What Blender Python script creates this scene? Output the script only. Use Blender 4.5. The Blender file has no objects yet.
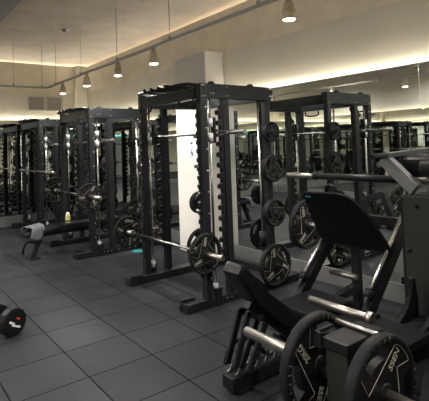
import bpy, bmesh, math, random
from mathutils import Vector, Matrix
random.seed(4)
scene = bpy.context.scene
COL = scene.collection
PI = math.pi

# ------------------------------------------------------------------ materials
def new_mat(name, color, rough=0.5, metal=0.0, spec=0.5):
    m = bpy.data.materials.new(name); m.use_nodes = True
    b = m.node_tree.nodes['Principled BSDF']
    b.inputs['Base Color'].default_value = (*color, 1)
    b.inputs['Roughness'].default_value = rough
    b.inputs['Metallic'].default_value = metal
    b.inputs['Specular IOR Level'].default_value = spec
    return m

def mottled(name, color, rough=0.5, metal=0.0, scale=6.0, amount=0.25, bump=0.0, spec=0.5, detail=4):
    """procedural colour variation from object-space noise"""
    m = new_mat(name, color, rough, metal, spec)
    nt = m.node_tree; b = nt.nodes['Principled BSDF']
    tc = nt.nodes.new('ShaderNodeTexCoord'); no = nt.nodes.new('ShaderNodeTexNoise')
    no.inputs['Scale'].default_value = scale; no.inputs['Detail'].default_value = detail
    nt.links.new(tc.outputs['Object'], no.inputs['Vector'])
    cr = nt.nodes.new('ShaderNodeValToRGB')
    cr.color_ramp.elements[0].position = 0.3; cr.color_ramp.elements[1].position = 0.7
    cr.color_ramp.elements[0].color = (*[c * (1 - amount) for c in color], 1)
    cr.color_ramp.elements[1].color = (*[min(1, c * (1 + amount)) for c in color], 1)
    nt.links.new(no.outputs['Fac'], cr.inputs['Fac']); nt.links.new(cr.outputs['Color'], b.inputs['Base Color'])
    if bump:
        bp = nt.nodes.new('ShaderNodeBump'); bp.inputs['Strength'].default_value = bump
        bp.inputs['Distance'].default_value = 0.01
        nt.links.new(no.outputs['Fac'], bp.inputs['Height']); nt.links.new(bp.outputs['Normal'], b.inputs['Normal'])
    return m

def emit(name, color, strength):
    m = bpy.data.materials.new(name); m.use_nodes = True
    nt = m.node_tree; nt.nodes.clear()
    e = nt.nodes.new('ShaderNodeEmission'); o = nt.nodes.new('ShaderNodeOutputMaterial')
    e.inputs['Color'].default_value = (*color, 1); e.inputs['Strength'].default_value = strength
    nt.links.new(e.outputs[0], o.inputs['Surface'])
    return m

M = {}
M['wall'] = mottled('wall_plaster', (0.74, 0.69, 0.58), 0.85, scale=1.2, amount=0.05, spec=0.2)
M['soffit'] = mottled('soffit_plaster', (0.80, 0.72, 0.58), 0.85, scale=3.0, amount=0.08, spec=0.2)
M['soffit_grey'] = mottled('soffit_grey_plaster', (0.40, 0.38, 0.37), 0.85, scale=2.0, amount=0.05, spec=0.2)
M['pillar'] = mottled('pillar_paint', (0.68, 0.655, 0.61), 0.8, scale=1.5, amount=0.03, spec=0.2)
M['baseboard'] = mottled('baseboard_grey', (0.10, 0.10, 0.10), 0.6, scale=5, amount=0.12)
M['black'] = mottled('black_powder_coat', (0.010, 0.0103, 0.0115), 0.40, scale=40, amount=0.15, spec=0.16)
M['rackgrey'] = mottled('charcoal_powder_coat', (0.0095, 0.0105, 0.012), 0.40, scale=40, amount=0.12, spec=0.26)
M['housing'] = mottled('grey_brown_powder_coat', (0.020, 0.0198, 0.0185), 0.5, scale=90, amount=0.25, spec=0.2)
M['armgrey'] = mottled('satin_grey_paint', (0.13, 0.13, 0.128), 0.4, scale=30, amount=0.08)
M['rubber'] = mottled('black_rubber', (0.008, 0.008, 0.0085), 0.5, scale=60, amount=0.3, spec=0.14)
M['rim'] = mottled('worn_rubber_rim', (0.011, 0.011, 0.012), 0.55, scale=50, amount=0.3, spec=0.12)
M['plastic'] = mottled('matt_black_panel', (0.005, 0.005, 0.0055), 0.6, scale=60, amount=0.3, spec=0.08)
M['vinyl'] = mottled('black_vinyl', (0.007, 0.007, 0.008), 0.36, scale=120, amount=0.2, bump=0.05, spec=0.2)
M['chrome'] = new_mat('chrome', (0.62, 0.61, 0.60), 0.24, 1.0)
M['steel'] = mottled('brushed_steel', (0.44, 0.41, 0.375), 0.34, 1.0, scale=30, amount=0.1)
M['darksteel'] = new_mat('dark_steel', (0.22, 0.22, 0.22), 0.35, 1.0)
M['silver'] = mottled('cast_aluminium', (0.36, 0.36, 0.36), 0.5, 0.3, scale=40, amount=0.06)
M['cream'] = new_mat('cream_print', (0.50, 0.47, 0.38), 0.6)
M['white'] = new_mat('white_print', (0.8, 0.8, 0.78), 0.6)
M['red'] = new_mat('red_print', (0.55, 0.03, 0.02), 0.5)
M['teal'] = new_mat('teal_print', (0.015, 0.20, 0.22), 0.5)
M['paper'] = mottled('paper', (0.50, 0.51, 0.60), 0.8, scale=20, amount=0.03)
M['ink'] = new_mat('dark_ink', (0.05, 0.045, 0.045), 0.8)
M['track'] = new_mat('satin_aluminium_track', (0.42, 0.41, 0.40), 0.4, 0.4)
M['brass'] = mottled('bronze_lamp_shell', (0.62, 0.52, 0.37), 0.4, 0.3, scale=8, amount=0.12)
M['vent'] = mottled('vent_white', (0.60, 0.57, 0.52), 0.6, scale=8, amount=0.03)
M['ventdark'] = new_mat('vent_gap', (0.38, 0.35, 0.31), 0.7)
M['towel'] = mottled('grey_towel', (0.085, 0.085, 0.10), 0.95, scale=90, amount=0.35, bump=0.4)
M['drink'] = new_mat('yellow_drink', (0.50, 0.49, 0.20), 0.3)
M['cap'] = new_mat('bottle_cap', (0.8, 0.8, 0.72), 0.4)
M['glow'] = emit('lamp_glow', (1.0, 0.84, 0.62), 60)
M['led'] = emit('led_warm', (1.0, 0.93, 0.80), 30)
M['cove'] = emit('cove_led_warm', (1.0, 0.93, 0.82), 150)
M['ledsoft'] = emit('led_warm_soft', (1.0, 0.93, 0.80), 11)
M['linear'] = emit('fill_lamp_glow', (1.0, 0.95, 0.88), 9)  # glow of the added hanging fill lamps
M['downglow'] = emit('fill_downlight_glow', (1.0, 0.90, 0.80), 30)  # lens glow of the added soffit fill lights
M['mirror'] = new_mat('mirror_glass', (0.80, 0.83, 0.80), 0.0, 1.0)
M['door'] = mottled('door_paint', (0.42, 0.45, 0.44), 0.5, scale=3, amount=0.05)
M['tealglow'] = emit('exit_sign_glow', (0.05, 0.75, 0.65), 2.5)

def ceiling_mat():
    m = mottled('stained_ceiling', (0.60, 0.53, 0.44), 0.9, scale=2.2, amount=0.10, spec=0.2)
    nt = m.node_tree; b = nt.nodes['Principled BSDF']
    tc = [n for n in nt.nodes if n.type == 'TEX_COORD'][0]; cr = [n for n in nt.nodes if n.type == 'VALTORGB'][0]
    vo = nt.nodes.new('ShaderNodeTexVoronoi'); vo.inputs['Scale'].default_value = 3.2
    nt.links.new(tc.outputs['Object'], vo.inputs['Vector'])
    r2 = nt.nodes.new('ShaderNodeValToRGB')
    r2.color_ramp.elements[0].position = 0.05; r2.color_ramp.elements[0].color = (0.45, 0.45, 0.45, 1)
    r2.color_ramp.elements[1].position = 0.09; r2.color_ramp.elements[1].color = (1, 1, 1, 1)
    nt.links.new(vo.outputs['Distance'], r2.inputs['Fac'])
    mx = nt.nodes.new('ShaderNodeMix'); mx.data_type = 'RGBA'; mx.blend_type = 'MULTIPLY'; mx.inputs[0].default_value = 1
    nt.links.new(cr.outputs['Color'], mx.inputs[6]); nt.links.new(r2.outputs['Color'], mx.inputs[7])
    nt.links.new(mx.outputs[2], b.inputs['Base Color'])
    return m
M['ceiling'] = ceiling_mat()

def floor_mat(ox, oy, tile):
    m = new_mat('rubber_floor_tiles', (0.05, 0.05, 0.055), 0.5, 0, 0.10)
    nt = m.node_tree; b = nt.nodes['Principled BSDF']; L = nt.links
    def node(t, **k):
        n = nt.nodes.new(t)
        for a, v in k.items(): setattr(n, a, v)
        return n
    def math_(op, a, v=None, v2=None):
        n = node('ShaderNodeMath', operation=op)
        for i, x in enumerate((a, v, v2)):
            if x is None: continue
            if isinstance(x, (int, float)): n.inputs[i].default_value = x
            else: L.new(x, n.inputs[i])
        return n.outputs[0]
    tc = node('ShaderNodeTexCoord'); sp = node('ShaderNodeSeparateXYZ'); L.new(tc.outputs['Object'], sp.inputs[0])
    u = math_('DIVIDE', math_('SUBTRACT', sp.outputs[0], ox), tile)
    v = math_('DIVIDE', math_('SUBTRACT', sp.outputs[1], oy), tile)
    fu, fv = math_('FLOOR', u), math_('FLOOR', v)
    cb = node('ShaderNodeCombineXYZ'); L.new(fu, cb.inputs[0]); L.new(fv, cb.inputs[1])
    wn = node('ShaderNodeTexWhiteNoise', noise_dimensions='2D'); L.new(cb.outputs[0], wn.inputs['Vector'])
    def edge(t):
        f = math_('FRACT', t); return math_('MINIMUM', f, math_('SUBTRACT', 1.0, f))
    d = math_('MULTIPLY', math_('MINIMUM', edge(u), edge(v)), tile)
    seam = math_('LESS_THAN', d, 0.005)
    no = node('ShaderNodeTexNoise'); no.inputs['Scale'].default_value = 4.0; no.inputs['Detail'].default_value = 5
    L.new(tc.outputs['Object'], no.inputs['Vector'])
    n2 = node('ShaderNodeTexNoise'); n2.inputs['Scale'].default_value = 220; n2.inputs['Detail'].default_value = 1
    L.new(tc.outputs['Object'], n2.inputs['Vector'])
    val = math_('ADD', math_('MULTIPLY', wn.outputs['Value'], 0.011), 0.010)
    val = math_('ADD', val, math_('MULTIPLY', no.outputs['Fac'], 0.012))
    val = math_('ADD', val, math_('MULTIPLY', n2.outputs['Fac'], 0.004))
    val = math_('MULTIPLY', val, math_('SUBTRACT', 1.0, math_('MULTIPLY', seam, 0.72)))
    mx = node('ShaderNodeCombineColor')
    L.new(math_('MULTIPLY', val, 0.93), mx.inputs[0]); L.new(math_('MULTIPLY', val, 0.95), mx.inputs[1]); L.new(math_('MULTIPLY', val, 1.10), mx.inputs[2])
    L.new(mx.outputs[0], b.inputs['Base Color'])
    L.new(math_('SUBTRACT', 0.10, math_('MULTIPLY', seam, 0.09)), b.inputs['Specular IOR Level'])
    L.new(math_('ADD', math_('MULTIPLY', no.outputs['Fac'], 0.22), 0.45), b.inputs['Roughness'])
    bp = node('ShaderNodeBump'); bp.inputs['Strength'].default_value = 0.25; bp.inputs['Distance'].default_value = 0.004
    L.new(math_('SUBTRACT', math_('MULTIPLY', n2.outputs['Fac'], 0.4), math_('MULTIPLY', seam, 2.0)), bp.inputs['Height'])
    L.new(bp.outputs['Normal'], b.inputs['Normal'])
    return m
M['floor'] = floor_mat(1.7134, 6.605, 0.5)

# ------------------------------------------------------------------ mesh helpers
class MB:
    def __init__(self): self.bm = bmesh.new()
    def box(self, x0, x1, y0, y1, z0, z1, bevel=0.0, mtx=None):
        r = bmesh.ops.create_cube(self.bm, size=1)
        vs = r['verts']
        for v in vs:
            v.co = Vector(((x0 + x1) / 2 + v.co.x * (x1 - x0), (y0 + y1) / 2 + v.co.y * (y1 - y0), (z0 + z1) / 2 + v.co.z * (z1 - z0)))
        if mtx is not None: bmesh.ops.transform(self.bm, matrix=mtx, verts=vs)
        if bevel > 0:
            es = list({e for v in vs for e in v.link_edges})
            bmesh.ops.bevel(self.bm, geom=es, offset=bevel, segments=2, profile=0.6, affect='EDGES')
        return self
    def beam(self, p0, p1, w, h, bevel=0.004, up=(0, 0, 1)):
        """rectangular bar from p0 to p1; w across, h in the 'up' direction"""
        p0, p1 = Vector(p0), Vector(p1); d = (p1 - p0); L = d.length; d.normalize()
        upv = Vector(up); s = d.cross(upv)
        if s.length < 1e-4: s = d.cross(Vector((1, 0, 0)))
        s.normalize(); n = s.cross(d)
        m = Matrix((( d.x, s.x, n.x, p0.x), (d.y, s.y, n.y, p0.y), (d.z, s.z, n.z, p0.z), (0, 0, 0, 1)))
        return self.box(0, L, -w / 2, w / 2, -h / 2, h / 2, bevel, m)
    def tube(self, pts, r, n=12, r_end=None, cap=True):
        pts = [Vector(p) for p in pts]; rings = []
        prev = None
        for i, p in enumerate(pts):
            a = pts[max(0, i - 1)]; b = pts[min(len(pts) - 1, i + 1)]
            t = (b - a).normalized()
            if prev is None:
                ref = Vector((0, 0, 1)) if abs(t.z) < 0.9 else Vector((1, 0, 0))
                u = t.cross(ref).normalized()
            else:
                u = (prev - t * prev.dot(t)).normalized()
            prev = u; w = t.cross(u)
            rr = r if r_end is None else r + (r_end - r) * i / max(1, len(pts) - 1)
            rings.append([self.bm.verts.new(p + (u * math.cos(2 * PI * k / n) + w * math.sin(2 * PI * k / n)) * rr) for k in range(n)])
        for a, b in zip(rings, rings[1:]):
            for k in range(n):
                f = self.bm.faces.new((a[k], a[(k + 1) % n], b[(k + 1) % n], b[k])); f.smooth = True
        if cap:
            self.bm.faces.new(rings[0][::-1]); self.bm.faces.new(rings[-1])
        return self
    def lathe(self, prof, origin, axis=(0, 0, 1), n=32, closed=False):
        """prof: list of (radius, height along axis)"""
        ax = Vector(axis).normalized(); ref = Vector((0, 0, 1)) if abs(ax.z) < 0.9 else Vector((1, 0, 0))
        u = ax.cross(ref).normalized(); w = ax.cross(u); o = Vector(origin); rings = []
        for r, h in prof:
            if r < 1e-6: rings.append([self.bm.verts.new(o + ax * h)])
            else: rings.append([self.bm.verts.new(o + ax * h + (u * math.cos(2 * PI * k / n) + w * math.sin(2 * PI * k / n)) * r) for k in range(n)])
        seq = list(zip(rings, rings[1:])) + ([(rings[-1], rings[0])] if closed else [])
        for a, b in seq:
            for k in range(n):
                k2 = (k + 1) % n
                if len(a) == 1 and len(b) == 1: continue
                if len(a) == 1: f = self.bm.faces.new((a[0], b[k2], b[k]))
                elif len(b) == 1: f = self.bm.faces.new((a[k], a[k2], b[0]))
                else: f = self.bm.faces.new((a[k], a[k2], b[k2], b[k]))
                f.smooth = True
        return self
    def prism(self, poly, axis, a0, a1, bevel=0.0):
        """poly of 2D points extruded along 'x','y' or 'z' from a0 to a1"""
        def P(p, a):
            return {'x': (a, p[0], p[1]), 'y': (p[0], a, p[1]), 'z': (p[0], p[1], a)}[axis]
        A = [self.bm.verts.new(P(p, a0)) for p in poly]; B = [self.bm.verts.new(P(p, a1)) for p in poly]
        fs = [self.bm.faces.new(A), self.bm.faces.new(B[::-1])]
        n = len(poly)
        for k in range(n): fs.append(self.bm.faces.new((A[k], B[k], B[(k + 1) % n], A[(k + 1) % n])))
        if bevel > 0:
            es = list({e for f in fs for e in f.edges})
            bmesh.ops.bevel(self.bm, geom=es, offset=bevel, segments=2, profile=0.6, affect='EDGES')
        return self
    def text(self, body, size, mtx, extrude=0.0006):
        cu = bpy.data.curves.new('lettering', 'FONT'); cu.body = body; cu.size = size
        cu.align_x = 'CENTER'; cu.align_y = 'CENTER'; cu.extrude = extrude
        ob = bpy.data.objects.new('lettering', cu); COL.objects.link(ob)
        dg = bpy.context.evaluated_depsgraph_get(); me = bpy.data.meshes.new_from_object(ob.evaluated_get(dg))
        me.transform(mtx); self.bm.from_mesh(me)
        bpy.data.objects.remove(ob); bpy.data.curves.remove(cu); bpy.data.meshes.remove(me)
        return self
    def build(self, name, mat, parent=None, mods=None):
        bmesh.ops.recalc_face_normals(self.bm, faces=self.bm.faces)
        me = bpy.data.meshes.new(name); self.bm.to_mesh(me); self.bm.free()
        me.materials.append(mat)
        o = bpy.data.objects.new(name, me); COL.objects.link(o)
        if parent is not None: o.parent = parent
        return o

def tag(o, label, cat, group=None):
    o['label'] = label; o['category'] = cat
    if group: o['group'] = group
    return o
def thing(name, label, cat, loc=(0, 0, 0), group=None, rot=(0, 0, 0)):
    o = bpy.data.objects.new(name, None); COL.objects.link(o)
    o.empty_display_size = 0.1; o.location = loc; o.rotation_euler = rot
    return tag(o, label, cat, group)
def struct(name, mb, mat):
    o = mb.build(name, mat); o['kind'] = 'structure'; return o
def copy_tree(o, parent=None):
    c = o.copy(); COL.objects.link(c)
    if parent is not None: c.parent = parent
    for ch in list(o.children): copy_tree(ch, c)
    return c

# ------------------------------------------------------------------ room shell
XL, XR, YB, YE = -2.40, 4.15, -3.6, 10.45      # side walls and end walls
ZS = 2.93                                       # lower edge of the upper wall bands
ZC, ZT = 3.66, 3.555                              # ceiling, top edge of the upper wall bands
struct('floor', MB().box(XL - .5, XR + 1.5, YB - .1, YE + 1.5, -0.1, 0), M['floor'])
struct('wall_right', MB().box(XR, XR + .12, YB, YE, 0.0, ZS), M['wall'])
struct('wall_end', MB().box(XL, XR, YE, YE + .12, 0.0, ZS), M['wall'])
struct('wall_left', MB().box(XL - .12, XL, YB, YE, 0.0, ZC), M['wall'])
struct('wall_back', MB().box(XL, XR, YB - .12, YB, 0.0, ZC), M['wall'])
struct('ceiling', MB().box(XL - .5, XR + 1.5, YB - .1, YE + 1.5, ZC, ZC + .12), M['ceiling'])
# upper wall bands: their top edges hide the cove lights
struct('trim_1', MB().box(XR - .003, XR + .10, YB, YE - .004, ZS + .001, ZT), M['soffit'])
struct('trim_2', MB().box(1.4, XR - .004, YE - .003, YE + .10, ZS + .001, ZT), M['soffit'])
struct('trim_3', MB().box(XR + 1.32, XR + 1.40, YB, YE + 1.40, ZS, ZC - .001), M['soffit'])
struct('trim_4', MB().box(1.4, XR + 1.319, YE + 1.32, YE + 1.40, ZS, ZC - .001), M['soffit'])
struct('trim_5', MB().box(XR + .101, XR + 1.319, YB, YE + 1.319, ZT - .08, ZT - .03), M['soffit'])
struct('trim_6', MB().box(1.4, XR + .10, YE + .101, YE + 1.319, ZT - .08, ZT - .03), M['soffit'])
struct('trim_7', MB().box(XL + .001, 1.385, YB + .001, YE - .001, 3.30, ZC - .001), M['soffit_grey'])   # dropped ceiling on the left
struct('wall_pillar', MB().box(3.80, XR - .014, 5.10, 5.90, 0.001, ZS, 0.004), M['pillar'])
struct('wall_pier', MB().box(3.87, XR - .014, 10.27, YE - .014, 0.001, ZT, 0.004), M['wall'])
# baseboards under the mirrors
struct('baseboard_right', MB().box(4.04, XR - .016, YB, 5.098, 0.001, 0.18), M['baseboard'])
struct('baseboard_corner', MB().box(4.04, XR - .016, 5.902, 10.26, 0.001, 0.18), M['baseboard'])
struct('baseboard_end', MB().box(XL + .12, 3.86, YE - .11, YE - .003, 0.001, 0.23), M['baseboard'])
struct('baseboard_left', MB().box(XL + .003, XL + .11, YB, YE - .12, 0.001, 0.18), M['baseboard'])
# door in the back wall
struct('door_1', MB().box(-1.6, -0.6, YB + .002, YB + .05, 0.002, 2.1, 0.005).box(-1.68, -1.6, YB + .002, YB + .07, .002, 2.18).box(-.6, -.52, YB + .002, YB + .07, .002, 2.18).box(-1.68, -.52, YB + .002, YB + .07, 2.1, 2.18), M['door'])
xs = MB().box(-1.35, -0.85, YB + .003, YB + .05, 2.3, 2.5, .004).build('exit_sign', M['tealglow'])
tag(xs, 'lit teal exit sign above the grey door on the back wall', 'sign')

# mirrors (each panel is a thing)
MT = 2.275
def mirror(label, x0, x1, y0, y1, z0=.181):
    o = MB().box(x0, x1, y0, y1, z0, MT).build('mirror_panel', M['mirror'])
    tag(o, label, 'mirror', 'wall mirrors')
mirror('large wall mirror behind the leg press, right of the vertical joint', 4.05, 4.062, YB + .12, 2.1205)
mirror('large wall mirror behind the nearest rack, between joint and white pillar', 4.05, 4.062, 2.1225, 5.095)
mirror('wall mirror behind the middle and far racks, beyond the white pillar', 4.05, 4.062, 5.905, 10.26)
mirror('mirror across the end wall below the white vents', XL + .12, 3.86, YE - .10, YE - .09, .231)
mirror('wall mirror on the left wall opposite the racks', XL + .09, XL + .10, YB + .2, YE - .12)
# LED strips hidden behind the top edges of the mirrors, and on the soffit
def led(label, x0, x1, y0, y1, z, mat='led'):
    o = MB().box(x0, x1, y0, y1, z - (.045 if mat == 'cove' else .012), z).build('led_strip', M[mat]); tag(o, label, 'light', 'cove lights')
led('warm LED strip along the top of the right mirrors before the pillar', 4.085, 4.105, YB + .1, 5.08, MT - .05)
led('warm LED strip along the top of the right mirrors beyond the pillar', 4.085, 4.105, 5.92, 10.24, MT - .05)
led('warm LED strip along the top of the end wall mirror', XL + .15, 3.84, YE - .06, YE - .04, MT - .05)
led('warm LED strip along the top of the left wall mirror', XL + .04, XL + .06, YB + .2, YE - .14, MT - .05, 'ledsoft')
led('warm LED strip in the cove above the right wall', XR + 1.25, XR + 1.26, -3.0, YE + 1.2, ZT + .015, 'cove')
led('warm LED strip in the cove above the end wall', 1.5, XR + 1.2, YE + 1.25, YE + 1.26, ZT + .015, 'cove')
# vents on the end wall
for x0, x1, lab in ((2.81, 3.19, 'white wall vent panel above the end mirror, left one'), (3.21, 3.59, 'white wall vent panel above the end mirror, right one beside the corner')):
    t = thing('vent_panel', lab, 'vent', ((x0 + x1) / 2, YE - .001, 2.49), 'end wall vents')
    h = .34; w = (x1 - x0) / 2
    b = MB(); b.box(-w, w, -.03, 0, 0, .03, .003).box(-w, w, -.03, 0, h - .03, h, .003).box(-w, -w + .03, -.03, 0, .03, h - .03, .003).box(w - .03, w, -.03, 0, .03, h - .03, .003); b.build('frame', M['vent'], t)
    b = MB()
    for k in range(10): b.beam((-w + .03, -.014, .045 + k * .027), (w - .03, -.014, .045 + k * .027), .022, .004, 0, up=(0, -.6, .8))
    b.build('slats', M['vent'], t)
    MB().box(-w + .03, w - .03, -.006, -.001, .03, h - .03).build('backing', M['ventdark'], t)

# ------------------------------------------------------------------ ceiling track with pendant spots
TX, TL_, TZ, TE = 2.77, -.35, 2.81, 8.88
t = thing('light_track', 'thin aluminium lighting track hung on rods from the ceiling in a long loop', 'track', (TX, TE, TZ))
b = MB(); b.box(-.018, .018, -12.0, .018, -.016, .016, .003); b.box(TL_ - TX - .018, -.0185, -.018, .018, -.016, .016, .003); b.box(TL_ - TX - .018, TL_ - TX + .018, -12.0, -.0185, -.016, .016, .003); b.build('rail', M['track'], t)
for (rx, ry) in ((0, -.50), (0, -1.75), (0, -3.1), (0, -4.5), (0, -6.0), (0, -8.0), (-.10, 0), (-.62, 0), (-1.3, 0), (TL_ - TX, -.4), (TL_ - TX, -2.2), (TL_ - TX, -3.6), (TL_ - TX, -6)):
    top = (ZC if TX + rx > 1.39 else 3.30) - .002 - TZ
    b = MB(); b.tube([(rx, ry, .0165), (rx, ry, top)], .0045, 6); b.lathe([(0, .017), (.026, .017), (.02, .045), (.0, .05)], (rx, ry, 0), n=10); b.build('rod', M['track'], t)
def pendant(x, y, label, spot=True):
    p = thing('spot_lamp', label, 'lamp', (x, y, TZ), 'spot lamps on the track')
    MB().lathe([(.0, -.017), (.026, -.017), (.026, -.065), (.0, -.065)], (0, 0, 0), n=16).build('mount', M['track'], p)
    MB().lathe([(0, -.066), (.042, -.068), (.047, -.078), (.047, -.130), (.057, -.135), (.057, -.215), (.053, -.215), (.049, -.18), (0, -.18)], (0, 0, 0), n=28).build('shade', M['brass'], p)
    MB().lathe([(0, -.20), (.046, -.20), (.046, -.214), (.0, -.226)], (0, 0, 0), n=24).build('lens', M['glow'], p)
    if spot:
        ld = bpy.data.lights.new('spot_beam', 'SPOT'); ld.energy = 115; ld.color = (1, .96, .90); ld.spot_size = math.radians(165); ld.spot_blend = .5; ld.shadow_soft_size = .035
        lo = bpy.data.objects.new('spot_beam', ld); COL.objects.link(lo); lo.location = (0, 0, -.24); lo.parent = p
pend = [(TX, 8.01, 'small brass spot lamp at the far end of the track'), (TX, 6.89, 'second brass spot lamp from the far end of the track'), (TX, 5.765, 'brass spot lamp hanging above the middle of the track'),
        (TX, 4.76, 'brass spot lamp on the track left of the white pillar'), (TX, 2.525, 'brass spot lamp on the track nearest, at the top of the picture'),
        (TX, 0.6, 'brass spot lamp on the track behind the viewpoint'), (TL_, 8.4, 'brass spot lamp at the far end of the left track, seen in the mirror'),
        (TL_, 6.5, 'brass spot lamp on the left track, seen in the mirror above the reflected rack'), (TL_, 4.71, 'brass spot lamp on the left track, seen in the mirror at upper right'), (TL_, 2.4, 'brass spot lamp on the left track beside the viewpoint')]
for x, y, lab in pend: pendant(x, y, lab)
# unseen fill lights added in the left soffit to light the room
for i, (x, y) in enumerate(((0.3, -1.5), (0.3, 1.0), (0.3, 3.6), (0.3, 6.2), (-1.4, 0.0), (-1.4, 2.5), (-1.4, 5.0), (-1.4, 7.5), (0.3, 9.0))):
    d = thing('fill_downlight', 'added unseen fill light in the grey soffit, %s row, %s' % ('inner' if x > 0 else 'outer', ['at the back', 'second from the back', 'third from the back', 'fourth from the back', 'at the back', 'second from the back', 'third from the back', 'fourth from the back', 'farthest'][i]), 'lamp', (x, y, 3.299), 'added soffit fill lights')
    MB().lathe([(.045, 0), (.06, 0), (.058, -.008), (.046, -.008)], (0, 0, 0), n=24, closed=True).build('ring', M['vent'], d)
    MB().lathe([(0, -.002), (.045, -.002), (.045, -.004), (0, -.004)], (0, 0, 0), n=24).build('lens', M['downglow'], d)
    ld = bpy.data.lights.new('fill_beam', 'SPOT'); ld.energy = 60 if y < 3 else 95; ld.color = (1, .98, .95); ld.spot_size = math.radians(150); ld.spot_blend = .6; ld.shadow_soft_size = .06
    lo = bpy.data.objects.new('fill_beam', ld); COL.objects.link(lo); lo.location = (0, 0, -.02); lo.parent = d

# unseen fill lamps added to light ceiling and walls, hung out of frame
for i, (x, y, lab) in enumerate(((0.0, -1.6, 'added unseen fill lamp nearest the back wall, inner row'), (0.0, 0.4, 'added unseen fill lamp in the inner row, middle'), (0.0, 2.3, 'added unseen fill lamp in the inner row, farthest from the back wall'),
                            (-1.3, 0.4, 'added unseen fill lamp in the outer row by the left wall mirror'))):
    t = thing('fill_lamp', lab, 'lamp', (x, y, 2.6), 'added hanging fill lamps')
    MB().box(-.06, .06, -.75, .75, 0, .06, .01).build('diffuser', M['linear'], t)
    for yy in (-.6, .6): MB().tube([(0, yy, .0605), (0, yy, 3.2995 - 2.6)], .003, 6).build('rod', M['track'], t)

# ------------------------------------------------------------------ weight plates
def make_plate(R, th, arm, words=None, name='weight_plate', simple=False):
    """disc in the local xz plane, front towards -y, centre at the origin"""
    root = thing(name, '', 'weight plate')
    h = th / 2; n = 90; wt = h * .72
    rad = [0.026, .30 * R, .60 * R, .83 * R, .87 * R]
    def slot(t, ring):
        if ring != 2: return False
        a = math.degrees(t - arm + math.radians(60) + PI / 3) % 120 - 60      # slots sit 60 degrees clockwise of each arm
        return abs(a) < 27
    b = MB(); bm = b.bm
    V = [[[bm.verts.new((r * math.cos(2 * PI * k / n), s * wt, r * math.sin(2 * PI * k / n))) for s in (-1, 1)] for k in range(n)] for r in rad]
    solid = lambda ring, k: 0 <= ring < len(rad) - 1 and not slot(2 * PI * ((k % n) + .5) / n, ring)
    for ring in range(len(rad) - 1):
        for k in range(n):
            if not solid(ring, k): continue
            k2 = (k + 1) % n
            a, bb, c, d = V[ring][k], V[ring][k2], V[ring + 1][k2], V[ring + 1][k]
            bm.faces.new((a[0], bb[0], c[0], d[0])); bm.faces.new((a[1], d[1], c[1], bb[1]))
            for (p, q, nb) in ((a, bb, (ring - 1, k)), (d, c, (ring + 1, k)), (a, d, (ring, k - 1)), (bb, c, (ring, k + 1))):
                if not solid(*nb):
                    try: bm.faces.new((p[0], q[0], q[1], p[1]))
                    except ValueError: pass
    b.build('disc', M['rubber'], root)
    prof = [(.86 * R, -h * .73), (.875 * R, -h), (.97 * R, -h), (R, -h * .7), (R, h * .7), (.97 * R, h), (.875 * R, h), (.86 * R, h * .73)]
    MB().lathe(prof, (0, 0, 0), (0, 1, 0), 72, closed=True).build('rim', M['rim'], root)
    hr = .04 if R > .15 else .034
    MB().lathe([(.0255, -h * 1.02), (hr, -h * 1.02), (hr + .006, -h * .6), (hr + .006, h * .6), (hr, h * 1.02), (.0255, h * 1.02)], (0, 0, 0), (0, 1, 0), 28, closed=True).build('hub', M['black'], root)
    # printed outline: a three-armed star with swept notches
    if R > .12:
        P = []; ad = math.degrees(arm)
        for j in range(3):
            o = ad - 120 * j
            for a, r in ((20, .83), (13, .855), (6, .86), (-2, .86), (-10, .86), (-16, .86), (-20, .845), (-2, .52)):
                P.append((r * R * math.cos(math.radians(a + o)), -wt - .0006, r * R * math.sin(math.radians(a + o))))
        P.append(P[0])
        b = MB(); b.tube(P, .0012 if R > .2 else (.0009 if R > .15 else .0006), 5, cap=False); b.build('outline', M['cream'], root)
    if R > .15:
        b = MB()
        for j in range(3):
            for q in range(6):
                t = arm - math.radians(60 + 120 * j) + math.radians(-25 + 10 * q)
                b.tube([(r * R * math.cos(t), -h - .0003, r * R * math.sin(t)) for r in (.885, .965)], .0006, 4)
        b.build('rim_seams', M['cream'], root)
    if words:
        for j, wd in enumerate(words):
            if not wd: continue
            a = arm - 2 * PI / 3 * j; pa = a + math.radians(14); ang = a + math.radians(-2)
            mtx = Matrix.Translation((.60 * R * math.cos(pa), -wt - .0008, .60 * R * math.sin(pa))) @ Matrix.Rotation(-ang, 4, 'Y') @ Matrix.Rotation(PI / 2, 4, 'X')
            b = MB(); b.text(wd, .190 * R, mtx); b.build('lettering', M['cream'], root)
    return root

PLATES = {}
def plate(kind, loc, label, group, turn=0.0, flip=False):
    key = kind
    if key not in PLATES:
        spec = {'big': (.225, .05, math.radians(45), ('SSEN', '20KG', 'SSEN')),
                'mid': (.19, .042, math.radians(100), ('SSEN', '20KG', 'SSEN')),
                'small': (.145, .034, math.radians(20), None), 'tiny': (.112, .03, math.radians(70), None)}[kind]
        p = make_plate(*spec); PLATES[key] = p
    else: p = copy_tree(PLATES[key])
    p.location = loc; p.rotation_euler = (0, turn, PI if flip else 0)
    tag(p, label, 'weight plate', group)
    return p

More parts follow.
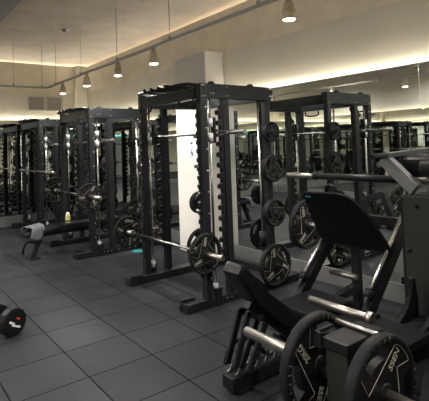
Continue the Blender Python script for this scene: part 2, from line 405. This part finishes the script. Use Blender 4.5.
# ------------------------------------------------------------------ power racks
BOLT = {}
def bolts(spots, y, side, parent, mat):
    for x, z in spots:
        if (side, mat) not in BOLT:
            BOLT[side, mat] = MB().lathe([(0, -.006), (.0095, -.006), (.0095, -.0005), (0, -.0005)], (0, 0, 0), (0, 1 if side == 0 else -1, 0), 8).build('bolt', M[mat], parent)
            o = BOLT[side, mat]
        else:
            o = BOLT[side, mat].copy(); COL.objects.link(o); o.parent = parent
        o.location = (x, y, z)
def build_rack(label):
    r = thing('power_rack', label, 'power rack', (2.60, 3.58, 0), 'black power racks in a row')
    G, K = M['rackgrey'], M['black']
    Y1 = 1.30
    for side in (0, 1):
        f = (lambda y: y) if side == 0 else (lambda y: Y1 - y)
        def bx(b, x0, x1, y0, y1, z0, z1, bev=.004):
            a, c = sorted((f(y0), f(y1))); return b.box(x0, x1, a, c, z0, z1, bev)
        # uprights
        b = MB(); bx(b, 0, .075, 0, .085, .081, 2.20)
        u = b.build('upright', G, r)
        # slotted face of the front upright
        b = MB()
        a, c = sorted((f(.05), f(.084))); poly = [(-.0005, 1.93), (-.0005, .28), (-.004, .28)]
        for k in range(19):
            z = .30 + k * .087
            poly += [(-.004, z - .02), (-.018, z - .014), (-.018, z + .022), (-.004, z + .034)]
        b.prism(poly + [(-.004, 1.93)], 'y', a, c); b.build('hook_strip', K, u)
        bolts([(.055, .28 + k * .21) for k in range(9)], f(0), side, u, 'steel')
        b = MB(); bx(b, .29, .365, .01, .08, .081, 2.05); u = b.build('upright', G, r)
        # toothed catch strip on the middle upright
        poly = [(.284, .35), (.284, 1.98)]
        z = 1.98
        while z > .42:
            poly += [(.262, z), (.262, z - .035), (.222, z - .05), (.222, z - .088), (.262, z - .10)]
            z -= .108
        poly += [(.262, .35)]
        b = MB(); a, c = sorted((f(.02), f(.07))); b.prism(poly, 'y', a, c); b.build('catch_strip', K, u)
        b = MB(); bx(b, .872, .945, 0, .065, .081, 2.05); b.build('upright', G, r)
        # top side beam with end plate and bolts
        b = MB(); bx(b, .076, .945, 0, .09, 2.052, 2.20); be = b.build('side_beam', G, r)
        bolts(((.02, 2.18), (.05, 2.18), (.02, 2.07), (.05, 2.07), (.13, 2.10), (.16, 2.10), (.34, 2.17), (.34, 2.08), (.91, 2.18), (.91, 2.07)), f(0), side, be, 'darksteel')
        b = MB()
        rot = Matrix.Rotation(PI / 2, 4, 'X') if side == 0 else Matrix.Rotation(PI, 4, 'Z') @ Matrix.Rotation(PI / 2, 4, 'X')
        b.text('XOX', .05, Matrix.Translation((.53, f(-.001), 2.13)) @ rot); b.build('lettering', K, be)
        b = MB(); bx(b, .66, .74, -.002, -.0002, 2.085, 2.10, 0); b.build('slot', K, be)
        # pulley domes on the beam
        for x in (.17, .70):
            b = MB(); b.lathe([(0, .03), (.03, .022), (.042, .0), (.042, -.001), (0, -.001)], (x, f(.045), 2.202), n=16); b.build('pulley_cover', K, r)
        # floor rail with upturned front foot
        b = MB(); bx(b, -.23, 1.33, 0, .14, 0.0, .08, .006); rl = b.build('base_rail', G, r)
        b = MB(); a, c = sorted((f(.105), f(.138))); b.prism([(-.25, .02), (-.22, .105), (-.10, .10), (-.06, .081), (-.229, .081), (-.233, .0)], 'y', a, c, .003); b.build('toe_hook', K, rl)
        bolts([(x, .05) for x in (.18, .24, .30, .42, .60, .70)], f(0), side, rl, 'steel')
        b = MB(); bx(b, .10, .175, -.014, .03, 0.0, .17, .004); b.build('gusset', K, r)
        # guide rods
        for x in ((.125, .79) if side == 0 else (.125,)):
            b = MB(); b.tube([(x, f(.03), .081), (x, f(.03), 2.051)], .0125, 12); gr = b.build('guide_rod', M['chrome'], r)
            b = MB(); b.lathe([(.0126, .13), (.026, .13), (.026, .21), (.0126, .21)], (x, f(.03), 0), n=16, closed=True); b.build('rod_clamp', M['silver'] if x < .5 else K, gr)
        if side == 0: b = MB(); b.lathe([(.013, .46), (.036, .46), (.036, .625), (.013, .625)], (.79, f(.03), 0), n=20, closed=True); b.build('counterweight', K, r)
        # carriage of the guided bar
        b = MB(); bx(b, .158, .18, .0, .07, 1.60, 1.86); bx(b, .158, .222, .02, .07, 1.66, 1.74); ca = b.build('carriage', K, r)
        for z in (1.612, 1.762):
            b = MB(); b.lathe([(.0126, z), (.031, z), (.031, z + .09), (.0126, z + .09)], (.125, f(.03), 0), n=18, closed=True); b.build('bearing', M['silver'], ca)
        # pegs for plates on the back upright
        for z in PEGZ:
            b = MB(); s = -1 if side == 0 else 1
            b.tube([(.90, f(0), z), (.90, f(0) + s * .115, z)], .0245, 16); b.lathe([(.0246, 0.001), (.04, .001), (.04, .01), (.0246, .01)], (.90, f(0), z), (0, s, 0), 18, closed=True); b.build('storage_peg', K, r)
        # D handle under the front corner
        b = MB(); b.tube([(-.02, f(.10), 2.05), (-.03, f(.10), 2.0), (-.03, f(.16), 1.975), (-.03, f(.30), 1.975), (-.03, f(.36), 2.0), (-.02, f(.36), 2.05)], .012, 10); b.build('grip', K, r)
    # cross members
    b = MB(); b.box(0, .085, .111, Y1 - .111, 2.052, 2.17, .004); b.build('cross_beam', G, r)
    b = MB(); b.box(.86, .945, .111, Y1 - .111, 2.052, 2.17, .004); b.build('cross_beam', G, r)
    b = MB(); b.box(1.20, 1.29, .141, Y1 - .141, 0, .08, .004); b.build('cross_beam', G, r)
    b = MB(); b.tube([(.195, -.42, 1.70), (.195, -.04, 1.70)], .0245, 16); b.tube([(.195, -.04, 1.70), (.195, Y1 + .04, 1.70)], .0145, 14); b.tube([(.195, Y1 + .04, 1.70), (.195, Y1 + .42, 1.70)], .0245, 16); b.build('guided_bar', M['chrome'], r)
    # multi-grip pull-up bars on the front top
    b = MB()
    b.tube([(.04, .10, 2.19), (-.05, .14, 2.20), (-.10, .22, 2.20), (-.10, 1.08, 2.20), (-.05, 1.16, 2.20), (.04, 1.20, 2.19)], .019, 12)
    b.tube([(.20, .12, 2.19), (.20, 1.18, 2.19)], .017, 12)
    for y, dy in ((.34, .10), (.56, .02), (.74, -.02), (.96, -.10)): b.tube([(.20, y, 2.195), (-.10, y + dy * .4, 2.20), (-.15, y + dy, 2.218)], .016, 10)
    b.build('pull_up_bar', K, r)
    # J cups that hold the loose bar
    return r
PEGZ = (1.70, 1.30, .82, .26)

def barbell(label, loc, plates_at, L=2.2, gap=1.31, sleeve=.415, rs=.025, rb=.014):
    """loc = centre of the bar; bar along y"""
    t = thing('barbell', label, 'barbell', loc, 'loose barbells in the racks')
    MB().tube([(0, -gap / 2, 0), (0, gap / 2, 0)], rb, 14).build('shaft', M['chrome'], t)
    for s in (-1, 1):
        b = MB(); b.tube([(0, s * gap / 2, 0), (0, s * (gap / 2 + .03), 0)], .036, 18); b.tube([(0, s * (gap / 2 + .03), 0), (0, s * (gap / 2 + .03 + sleeve), 0)], rs, 18); b.build('sleeve', M['steel'], t)
    return t
def j_cups(rack, z, near=.0165):
    for y, d in ((.055, near), (1.245, .0165)):
        b = MB(); b.box(-.022, -.0165, y - .03, y + .03, z - .06, z + .08, .001); b.box(-.09, -.0225, y - .03, y + .03, z - d - .0155, z - d, .001); b.box(-.09, -.083, y - .03, y + .03, z - d, z + .03, .001)
        b.build('bar_hook', M['black'], rack)

rack = build_rack('nearest black power rack, in front of the white pillar')
offs = [(0, 'nearest'), (2.83, 'middle'), (5.30, 'farthest')]
racks = [rack]
for dy, w in offs[1:]:
    c = copy_tree(rack); c.location.y += dy; racks.append(c)
    c['label'] = {'middle': 'middle black power rack, with the bench and towel inside', 'farthest': 'farthest black power rack, beside the end wall mirror'}[w]
for ch in list(racks[2].children):              # the farthest rack stands close to the end mirror: shorter guided bar
    if ch.name.startswith('guided_bar'):
        bpy.data.objects.remove(ch)
        b = MB(); b.tube([(.195, -.42, 1.70), (.195, -.04, 1.70)], .0245, 16); b.tube([(.195, -.04, 1.70), (.195, 1.33, 1.70)], .0145, 14); b.build('guided_bar', M['chrome'], racks[2])
BZ = (.545, .90, 1.20)
for rk, z in zip(racks, BZ): j_cups(rk, z, .037 if rk is racks[0] else .0165)
for (dy, w), z in zip(offs, BZ):
    yc = 3.58 + dy + {'nearest': .78, 'middle': .65, 'farthest': .10}[w]
    barbell('chrome barbell lying %s in the hooks of the %s rack' % ({'nearest': 'low', 'middle': 'at hip height', 'farthest': 'at chest height'}[w], w), (2.553, yc, z), None)
    if w == 'nearest':
        plate('mid', (2.553, 3.525, z), 'black three-armed plate on the near end of the low barbell', 'plates on the barbells', math.radians(20))
        plate('mid', (2.553, 5.15, z), 'black three-armed plate on the far end of the low barbell', 'plates on the barbells', math.radians(75))
    elif w == 'middle':
        plate('mid', (2.553, 3.525 + dy, z), 'black plate on the near end of the hip-high barbell in the middle rack', 'plates on the barbells', math.radians(50))
        plate('big', (2.553, 5.05 + dy, z), 'black plate on the far end of the hip-high barbell in the middle rack', 'plates on the barbells', math.radians(10))
    kinds = ('tiny', 'small', 'small', 'big'); names = ('top', 'second', 'third', 'lowest')
    for side in (0, 1):
        for i, (kd, pz) in enumerate(zip(kinds, PEGZ)):
            if side == 1 and i < 2 and w == 'nearest': continue
            th = {'tiny': .03, 'small': .034, 'big': .05}[kd]
            for q in range(2 if kd != 'big' else 1):
                y = (3.58 + dy - .012 - th / 2 - q * (th + .004)) if side == 0 else (3.58 + dy + 1.312 + th / 2 + q * (th + .004))
                plate(kd, (3.50, y, pz + (.001 if kd != 'big' else 0)), '%s black plate, %s, on the %s %s storage peg of the %s rack' % ({'tiny': 'small', 'small': 'medium', 'big': 'large'}[kd], 'outer of two' if q == 1 else ('inner of two' if kd != 'big' else 'alone'), names[i], 'near-side' if side == 0 else 'far-side', w), 'plates on the rack pegs', random.uniform(0, 6), side == 1)

fs = MB().lathe([(0, .0005), (.11, .0005), (.108, .003), (0, .003)], (3.29, 6.28, 0), n=28).build('floor_sticker', M['teal'])
tag(fs, 'small round teal sticker on the floor beside the middle rack base', 'sticker')
sd = MB().lathe([(0, 0), (.055, 0), (.055, -.02), (.04, -.045), (0, -.05)], (2.69, 7.60, ZC - .001), n=24).build('smoke_detector', M['armgrey'])

tag(sd, 'small round grey smoke detector on the ceiling at upper left', 'smoke detector')
# ------------------------------------------------------------------ poster on the pillar
p = thing('poster', 'small white instruction sheet on the white pillar', 'poster', (3.799, 5.50, 1.40))
MB().box(-.002, 0, -.085, .085, 0, .29).build('sheet', M['paper'], p)
b = MB()
b.box(-.0026, -.0021, -.03, .03, .13, .136).box(-.0026, -.0021, -.04, .04, .15, .156).box(-.0026, -.0021, -.04, .02, .17, .176)
b.prism([(-.03, .20), (.03, .20), (.03, .235), (-.03, .235)], 'x', -.0026, -.0021)
b.build('lines', M['ink'], p)
b = MB()
b.prism([(-.02, .03), (.0, .03), (.012, .05), (-.004, .065), (.03, .075), (.02, .095), (-.02, .085), (-.035, .06)], 'x', -.0026, -.0021)
b.lathe([(0, 0), (.013, 0), (.013, .0005), (0, .0005)], (-.0026, .0, .108), (1, 0, 0), 14)
b.build('pictogram', M['ink'], p)

# ------------------------------------------------------------------ bench, towel, bottle
bn = thing('weight_bench', 'black adjustable weight bench standing in the middle rack', 'bench', (1.95, 6.98, 0))
b = MB(); b.box(.42, 1.35, -.15, .15, .40, .465, .02); b.build('seat_pad', M['vinyl'], bn)
b = MB(); b.beam((-.17, 0, .365), (.38, 0, .425), .28, .065, .02); b.build('head_pad', M['vinyl'], bn)
b = MB(); b.box(.05, 1.45, -.035, .035, .315, .365, .005); b.build('main_beam', M['black'], bn)
b = MB(); b.beam((.09, 0, .33), (-.04, 0, .012), .07, .06, .005); b.build('front_leg', M['black'], bn)
b = MB(); b.box(-.10, .05, -.10, .10, 0, .02, .004); b.build('foot', M['black'], bn)
b = MB(); b.tube([(.03, .0, .22), (-.05, .05, .25), (-.11, .09, .22), (-.13, .12, .15), (-.14, .13, .06)], .016, 10); b.build('handle', M['black'], bn)
b = MB(); b.box(1.30, 1.38, -.03, .03, .04, .314, .004); b.build('rear_leg', M['black'], bn)
b = MB(); b.box(1.28, 1.42, -.26, .26, 0, .04, .004); b.build('foot', M['black'], bn)
# towel draped over the head of the bench
b = MB(); bm = b.bm; NU, NV = 22, 12
def tw(u, v):
    s = (u - .5) * (.50 + .10 * math.sin(5 * v))
    top = .15; x = 1.84 + (.20 + .05 * math.sin(4 * u)) * v + .03 * math.sin(5 * u + 3 * v)
    a = abs(s)
    zt = .418 + .0225 + (x - 1.80) * .12
    if a < top: y, z = s, zt + .012 * math.sin(9 * v + 6 * u) ** 2 + .01 * math.sin(17 * u) ** 2
    else:
        y = math.copysign(top + .018 + .012 * math.sin(14 * v) ** 2, s); z = zt - (a - top) * (1.15 if s < 0 else .8) + .006
    if s < -top: x += (a - top) * .25 * math.sin(4 * v)
    return (x, 6.98 + y, z)
G_ = [[bm.verts.new(tw(i / NU, j / NV)) for j in range(NV + 1)] for i in range(NU + 1)]
for i in range(NU):
    for j in range(NV):
        f = bm.faces.new((G_[i][j], G_[i + 1][j], G_[i + 1][j + 1], G_[i][j + 1])); f.smooth = True
tb = b.build('towel', M['towel'])
sm = tb.modifiers.new('thick', 'SOLIDIFY'); sm.thickness = .012; sm.offset = 1
tag(tb, 'crumpled grey towel hanging over the head of the black bench', 'towel')
bt = thing('drink_bottle', 'yellow drink bottle with white cap on the black bench', 'bottle', (2.43, 6.93, .4655))
bt.scale = (1, 1, .76)
MB().lathe([(0, 0), (.034, 0), (.037, .006), (.037, .10), (.034, .112), (.037, .124), (.036, .15), (.024, .168), (0, .168)], (0, 0, 0), n=24).build('body', M['drink'], bt)
MB().lathe([(0, .1685), (.026, .1685), (.026, .192), (.02, .198), (.013, .2), (.013, .215), (0, .215)], (0, 0, 0), n=20).build('cap', M['cap'], bt)
MB().lathe([(.0375, .03), (.0382, .03), (.0382, .06), (.0375, .06)], (0, 0, 0), n=24, closed=True).build('wrapper', M['ink'], bt)

# ------------------------------------------------------------------ dumbbell
d = thing('dumbbell', 'black eight-sided dumbbell with steel handle on the tiles at the left edge', 'dumbbell', (1.0, 4.21, 0), rot=(0, 0, math.radians(24)))
def head(y0, y1, nm):
    Rr = .120; zc = Rr * math.cos(PI / 12)
    poly = [(Rr * math.cos(2 * PI * (k + .5) / 12), zc + Rr * math.sin(2 * PI * (k + .5) / 12)) for k in range(12)]
    b = MB(); b.prism(poly, 'y', y0, y1, .012); return b.build('head', M['rubber'], d), zc
hd, zc = head(0, .075, 'a'); head(.225, .30, 'b')
MB().tube([(0, .0755, zc), (0, .2245, zc)], .018, 16).build('handle', M['chrome'], d)
b = MB(); b.lathe([(.095, -.0015), (.101, -.0015), (.101, -.0002), (.095, -.0002)], (0, 0, zc), (0, 1, 0), 36, closed=True); b.build('face_ring', M['rim'], hd)
b = MB()
b.prism([(-.06, zc + .010), (-.01, zc - .02), (-.002, zc - .006), (-.05, zc + .026)], 'y', -.002, -.0003)
b.prism([(-.035, zc - .022), (.045, zc - .062), (.05, zc - .045), (.02, zc - .034), (-.028, zc - .006)], 'y', -.002, -.0003)
b.build('white_mark', M['white'], hd)
b = MB(); b.prism([(.012, zc + .042), (.05, zc + .022), (.045, zc + .008), (.02, zc + .016)], 'y', -.002, -.0003); b.build('red_mark', M['red'], hd)

# ------------------------------------------------------------------ leg press
lp = thing('leg_press', 'black leg press with reclined padded seat and big foot plate', 'leg press', (2.6, 2.27, 0))
def W(p): return (p[0] - 2.6, p[1] - 2.27, p[2])
def wb(b, x0, x1, y0, y1, z0, z1, bev=.004): return b.box(x0 - 2.6, x1 - 2.6, y0 - 2.27, y1 - 2.27, z0, z1, bev)
b = MB(); wb(b, 1.80, 3.42, 2.24, 2.35, .03, .11, .006); wb(b, 1.84, 1.95, 2.23, 2.36, 0, .029, .004); b.build('base_beam', M['black'], lp)
b = MB(); wb(b, 3.425, 3.52, 1.85, 2.72, 0, .08, .006); b.build('rear_foot', M['black'], lp)
b = MB(); wb(b, 2.62, 2.70, 1.85, 2.72, .0, .029, .004); b.build('middle_foot', M['black'], lp)
# adjuster teeth
for y in (2.255, 2.33):
    poly = [(1.83 - 2.6, .1105)]
    for k in range(5):
        x = 1.83 + k * .08 - 2.6
        poly += [(x, .125), (x + .02, .13), (x + .034, .158), (x + .05, .15), (x + .046, .125)]
    poly += [(2.24 - 2.6, .125), (2.24 - 2.6, .1105)]
    b = MB(); b.prism(poly, 'y', y - .006 - 2.27, y + .006 - 2.27); b.build('adjuster_teeth', M['darksteel'], lp)
# back pad
pad = [(1.80, .775), (1.85, .83), (1.885, .815), (1.985, .67), (2.05, .615), (2.23, .475), (2.38, .345), (2.32, .285), (2.16, .385), (1.967, .56), (1.845, .70)]
b = MB(); b.prism([(x - 2.6, z) for x, z in pad], 'y', 2.155 - 2.27, 2.325 - 2.27, .028); b.build('back_pad', M['vinyl'], lp)
b = MB(); b.beam(W((1.95, 2.25, .535)), W((2.34, 2.25, .225)), .05, .05); b.build('pad_beam', M['black'], lp)
b = MB(); wb(b, 2.36, 2.82, 2.06, 2.44, .33, .41, .025); b.build('seat_pad', M['vinyl'], lp)
# prop arms between pad and adjuster
for y in (2.21, 2.29):
    b = MB(); b.beam(W((1.925, y, .505)), W((1.80, y, .195)), .02, .042); b.beam(W((1.91, y, .50)), W((2.09, y, .415)), .02, .04); b.beam(W((2.08, y, .42)), W((1.91, y, .13)), .02, .042); b.build('prop_arm', M['black'], lp)
b = MB(); b.beam(W((2.0, 2.16, .455)), W((2.0, 2.34, .455)), .03, .03); b.build('prop_pin', M['black'], lp)
b = MB(); b.tube([W(p) for p in ((1.872, 2.40, .13), (1.895, 2.40, .205), (1.93, 2.40, .24), (1.98, 2.40, .256), (2.05, 2.39, .248), (2.11, 2.38, .205), (2.18, 2.34, .125))], .018, 12); b.build('lever', M['black'], lp)
# inclined rails with chrome guide rods
for y in (2.58, 1.96):
    b = MB(); b.beam(W((2.56, y, .05)), W((3.45, y, .95)), .06, .09, .006); b.build('rail', M['black'], lp)
    b = MB(); b.tube([W((2.80, y - .0, .40)), W((3.38, y, .99))], .017, 14); rd = b.build('guide_rod', M['chrome'], lp)
    b = MB(); b.lathe([(.0175, 0), (.034, 0), (.034, .06), (.0175, .06)], W((2.84, y, .441)), (.705, 0, .71), 16, closed=True); b.build('stop_collar', M['black'], rd)
b = MB(); b.beam(W((3.40, 1.96, .90)), W((3.40, 2.58, .90)), .07, .07); b.build('top_cross_bar', M['black'], lp)
b = MB(); b.beam(W((3.36, 2.41, .01)), W((3.36, 2.41, .93)), .07, .06); b.build('rear_post', M['black'], lp)
b = MB(); b.beam(W((2.75, 2.27, .34)), W((3.325, 2.38, .33)), .06, .06); b.build('spine_bar', M['black'], lp)
b = MB(); b.beam(W((3.46, 2.36, 1.05)), W((3.46, 2.17, 1.11)), .05, .06); b.beam(W((3.46, 2.18, 1.12)), W((3.46, 2.10, .90)), .05, .06, up=(1, 0, 0)); b.beam(W((3.46, 2.36, 1.06)), W((3.46, 2.33, .90)), .05, .06, up=(1, 0, 0)); b.build('rear_brace', M['black'], lp)
# foot plate on the carriage
fp = [(1.93, .0), (2.60, .0), (2.615, .45), (2.60, .473), (2.575, .48), (2.25, .49), (2.18, .475), (2.12, .44), (2.07, .385), (2.025, .30), (1.98, .18), (1.945, .07)]
b = MB(); b.prism([(y - 2.27, z) for y, z in fp], 'x', -.012, .012, .006)
fo = b.build('foot_plate', M['plastic'], lp); fo.location = W((3.14, 2.27, .72)); fo.rotation_euler = (0, -math.radians(25), 0)
b = MB(); b.box(-.0135, -.0123, 2.53 - 2.27, 2.585 - 2.27, .435, .452); m_ = b.build('teal_mark', M['teal'], fo)
b = MB(); b.tube([W((3.02, 2.42, 1.06)), W((3.01, 2.42, 1.16)), W((3.0, 2.40, 1.205)), W((2.99, 2.36, 1.215)), W((3.0, 2.32, 1.20)), W((3.02, 2.31, 1.12))], .018, 12); b.build('carriage_grip', M['black'], lp)
b = MB(); b.beam(W((3.20, 2.0, .72)), W((3.20, 2.56, .72)), .07, .06); b.beam(W((3.20, 2.27, .72)), W((3.06, 2.27, 1.05)), .08, .06, up=(1, 0, 0)); b.build('carriage_frame', M['black'], lp)
b = MB(); b.tube([W((3.24, 2.62, .81)), W((3.24, 2.98, .81))], .0245, 18); b.build('weight_peg', M['steel'], lp)
b = MB(); b.tube([W((3.20, 2.30, .44)), W((3.20, 2.56, .44))], .0245, 16); b.build('storage_peg', M['steel'], lp)
plate('big', (3.24, 2.85, .81), 'large black plate on the far weight peg behind the leg press foot plate', 'plates on the leg machines', math.radians(65))

# ------------------------------------------------------------------ plate loaded squat machine in the right foreground
sq = thing('squat_machine', 'grey plate-loaded squat machine with shoulder pad at the right edge', 'squat machine', (2.3, 1.3, 0))
def S(p): return (p[0] - 2.3, p[1] - 1.3, p[2])
def sb(b, x0, x1, y0, y1, z0, z1, bev=.004): return b.box(x0 - 2.3, x1 - 2.3, y0 - 1.3, y1 - 1.3, z0, z1, bev)
b = MB(); b.prism([(1.51 - 1.3, .06), (1.51 - 1.3, 1.235), (1.0 - 1.3, 1.235), (1.0 - 1.3, .06)], 'x', 2.60 - 2.3, 2.95 - 2.3, .012); tw_ = b.build('tower', M['housing'], sq)
b = MB(); b.prism([(2.62 - 2.3, 1.22), (2.9 - 2.3, 1.22), (2.9 - 2.3, .30), (2.62 - 2.3, .42)], 'y', 1.511 - 1.3, 1.54 - 1.3, .008); b.build('edge_cover', M['black'], tw_)
b = MB()
for (y, z) in ((1.42, 1.17), (1.36, .58), (1.48, .90)): b.lathe([(0, -.012), (.012, -.012), (.014, -.004), (.014, 0), (0, 0)], S((2.5995, y, z)), (1, 0, 0), 14)
b.build('bolts', M['black'], tw_)
b = MB(); sb(b, 2.55, 3.05, 0.95, 1.66, .0, .06, .006); b.build('foot', M['black'], sq)
b = MB(); sb(b, 1.50, 2.549, 1.17, 1.27, .0, .09, .006); b.build('base_beam', M['black'], sq)
# long carrying bar across the top
b = MB(); b.tube([S((2.68, 2.265, 1.317)), S((2.68, 1.49, 1.317))], .024, 18); b.lathe([(.0241, 0), (.031, 0), (.031, .02), (.0241, .02)], S((2.68, 2.23, 1.317)), (0, 1, 0), 20, closed=True); b.build('carrying_bar', M['black'], sq)
b = MB(); b.tube([S((2.68, 2.2655, 1.317)), S((2.68, 2.53, 1.317))], .020, 18); b.build('sleeve', M['steel'], sq)
b = MB(); b.tube([S((2.68, 1.4895, 1.317)), S((2.68, 1.05, 1.317))], .020, 18); b.build('sleeve', M['steel'], sq)
b = MB(); sb(b, 2.64, 2.80, 1.20, 1.30, 1.236, 1.296, .004); b.build('bar_bracket', M['black'], sq)
# grip arm, strut, shoulder pad
b = MB(); b.tube([S((2.44, 1.60, 1.468)), S((2.62, 1.60, 1.475))], .019, 14); b.build('hand_grip', M['rim'], sq)
b = MB(); b.beam(S((2.58, 1.60, 1.474)), S((3.16, 1.58, 1.497)), .05, .03, .004); b.build('grip_arm', M['darksteel'], sq)
b = MB(); b.beam(S((2.615, 1.63, 1.455)), S((2.615, 1.425, 1.265)), .055, .08, .006); b.build('strut', M['armgrey'], sq)
b = MB(); b.beam(S((3.12, 1.58, 1.49)), S((3.30, 1.50, 1.20)), .05, .06, .006); b.build('strut', M['armgrey'], sq)
b = MB(); b.prism([(2.71 - 2.3, 1.445), (2.75 - 2.3, 1.470), (3.00 - 2.3, 1.470), (3.06 - 2.3, 1.42), (3.04 - 2.3, 1.34), (2.80 - 2.3, 1.31), (2.725 - 2.3, 1.345)], 'y', 1.20 - 1.3, 1.57 - 1.3, .025); b.build('shoulder_pad', M['vinyl'], sq)
b = MB(); b.tube([S((2.655, 1.40, 1.392)), S((2.655, 1.05, 1.392))], .05, 20); b.build('roller_pad', M['vinyl'], sq)
# counterweight housing between the plates, with lid, rod and latch
b = MB(); sb(b, 1.545, 1.80, 1.175, 1.285, .091, .70, .006); b.build('lever_arm', M['housing'], sq)
b = MB(); sb(b, 1.535, 1.80, 1.165, 1.295, .7005, .745, .006); b.build('lever_cover', M['black'], sq)
b = MB(); sb(b, 1.52, 1.534, 1.29, 1.325, .70, .765, .003); sb(b, 1.52, 1.64, 1.31, 1.325, .75, .765, .003); b.build('latch', M['black'], sq)
b = MB(); b.tube([S((1.70, 1.345, .756)), S((1.70, 1.09, .756))], .0105, 12); b.build('latch_rod', M['steel'], sq)
b = MB(); b.tube([S((1.60, 1.286, .58)), S((1.60, 1.86, .58))], .0245, 18); b.build('weight_peg', M['steel'], sq)
b = MB(); b.lathe([(.0247, 1.287), (.036, 1.287), (.036, 1.352), (.0247, 1.352)], S((1.60, 0, .58)), (0, 1, 0), 20, closed=True); b.build('collar', M['black'], sq)
b = MB(); b.tube([S((1.60, 1.174, .58)), S((1.60, .70, .58))], .0245, 18); b.build('weight_peg', M['steel'], sq)
b = MB(); b.tube([S((2.15, 1.89, .612)), S((2.15, 1.456, .612))], .0225, 18); b.lathe([(.0226, 0), (.035, 0), (.035, .03), (.0226, .03)], S((2.15, 1.456, .612)), (0, 1, 0), 18, closed=True); b.build('weight_peg', M['steel'], sq)
# curved bracket plates
for y, dx, dz in ((1.42, 0, 0), (1.22, -.08, .05)):
    poly = [(2.20, .535), (2.26, .545), (2.333, .562), (2.39, .59), (2.43, .625), (2.46, .67), (2.478, .72), (2.485, .765), (2.50, .775), (2.515, .76), (2.53, .64), (2.54, .46), (2.30, .43), (2.20, .47)]
    b = MB(); b.prism([(x + dx - 2.3, z + dz) for x, z in poly], 'y', y - .014 - 1.3, y + .014 - 1.3, .003); b.build('curved_bracket', M['plastic'], sq)
b = MB(); sb(b, 1.84, 2.24, 1.18, 1.455, .56, .60, .004); b.build('lever_plate', M['plastic'], sq)
b = MB(); sb(b, 2.20, 2.749, 1.24, 1.40, .43, .555, .02); b.build('lever_block', M['plastic'], sq)
b = MB(); b.beam(S((2.4, 1.3, .089)), S((2.55, 1.3, .42)), .09, .09); b.build('lever_post', M['black'], sq)
plate('big', (1.60, 1.38, .58), 'large black 20 kilo plate behind the grey lever arm in the foreground', 'plates on the leg machines', math.radians(157))
plate('big', (1.60, 1.06, .58), 'large black plate in front of the grey lever arm, nearest of all', 'plates on the leg machines', 0.0)

# ------------------------------------------------------------------ camera
f_px, pitch, roll, cyp, yaw, H = 449.56, .0442, -.0364, 125.056, .6569, 1.58
cam = bpy.data.cameras.new('camera'); co = bpy.data.objects.new('camera', cam); COL.objects.link(co)
cam.sensor_fit = 'HORIZONTAL'; cam.sensor_width = 36; cam.lens = f_px / 429 * 36
cam.shift_y = -(200.5 - cyp) / 429; cam.clip_start = .05
fwd0 = Vector((math.sin(yaw), math.cos(yaw), 0)); right0 = Vector((math.cos(yaw), -math.sin(yaw), 0)); up0 = Vector((0, 0, 1))
fwd = fwd0 * math.cos(pitch) + up0 * math.sin(pitch); up = up0 * math.cos(pitch) - fwd0 * math.sin(pitch)
rr = right0 * math.cos(roll) + up * math.sin(roll); uu = up * math.cos(roll) - right0 * math.sin(roll)
co.matrix_world = Matrix(((rr.x, uu.x, -fwd.x, 0), (rr.y, uu.y, -fwd.y, 0), (rr.z, uu.z, -fwd.z, H), (0, 0, 0, 1)))
scene.camera = co

w = bpy.data.worlds.new('World'); scene.world = w; w.use_nodes = True
w.node_tree.nodes['Background'].inputs[0].default_value = (.9, .85, .8, 1); w.node_tree.nodes['Background'].inputs[1].default_value = 0.02
scene.view_settings.view_transform = 'Standard'; scene.view_settings.look = 'None'
scene.view_settings.exposure = 0.18; scene.view_settings.gamma = 1; scene.view_settings.use_curve_mapping = False
try:
    scene.cycles.max_bounces = 12; scene.cycles.glossy_bounces = 8; scene.cycles.diffuse_bounces = 4; scene.cycles.use_denoising = True
except Exception: pass
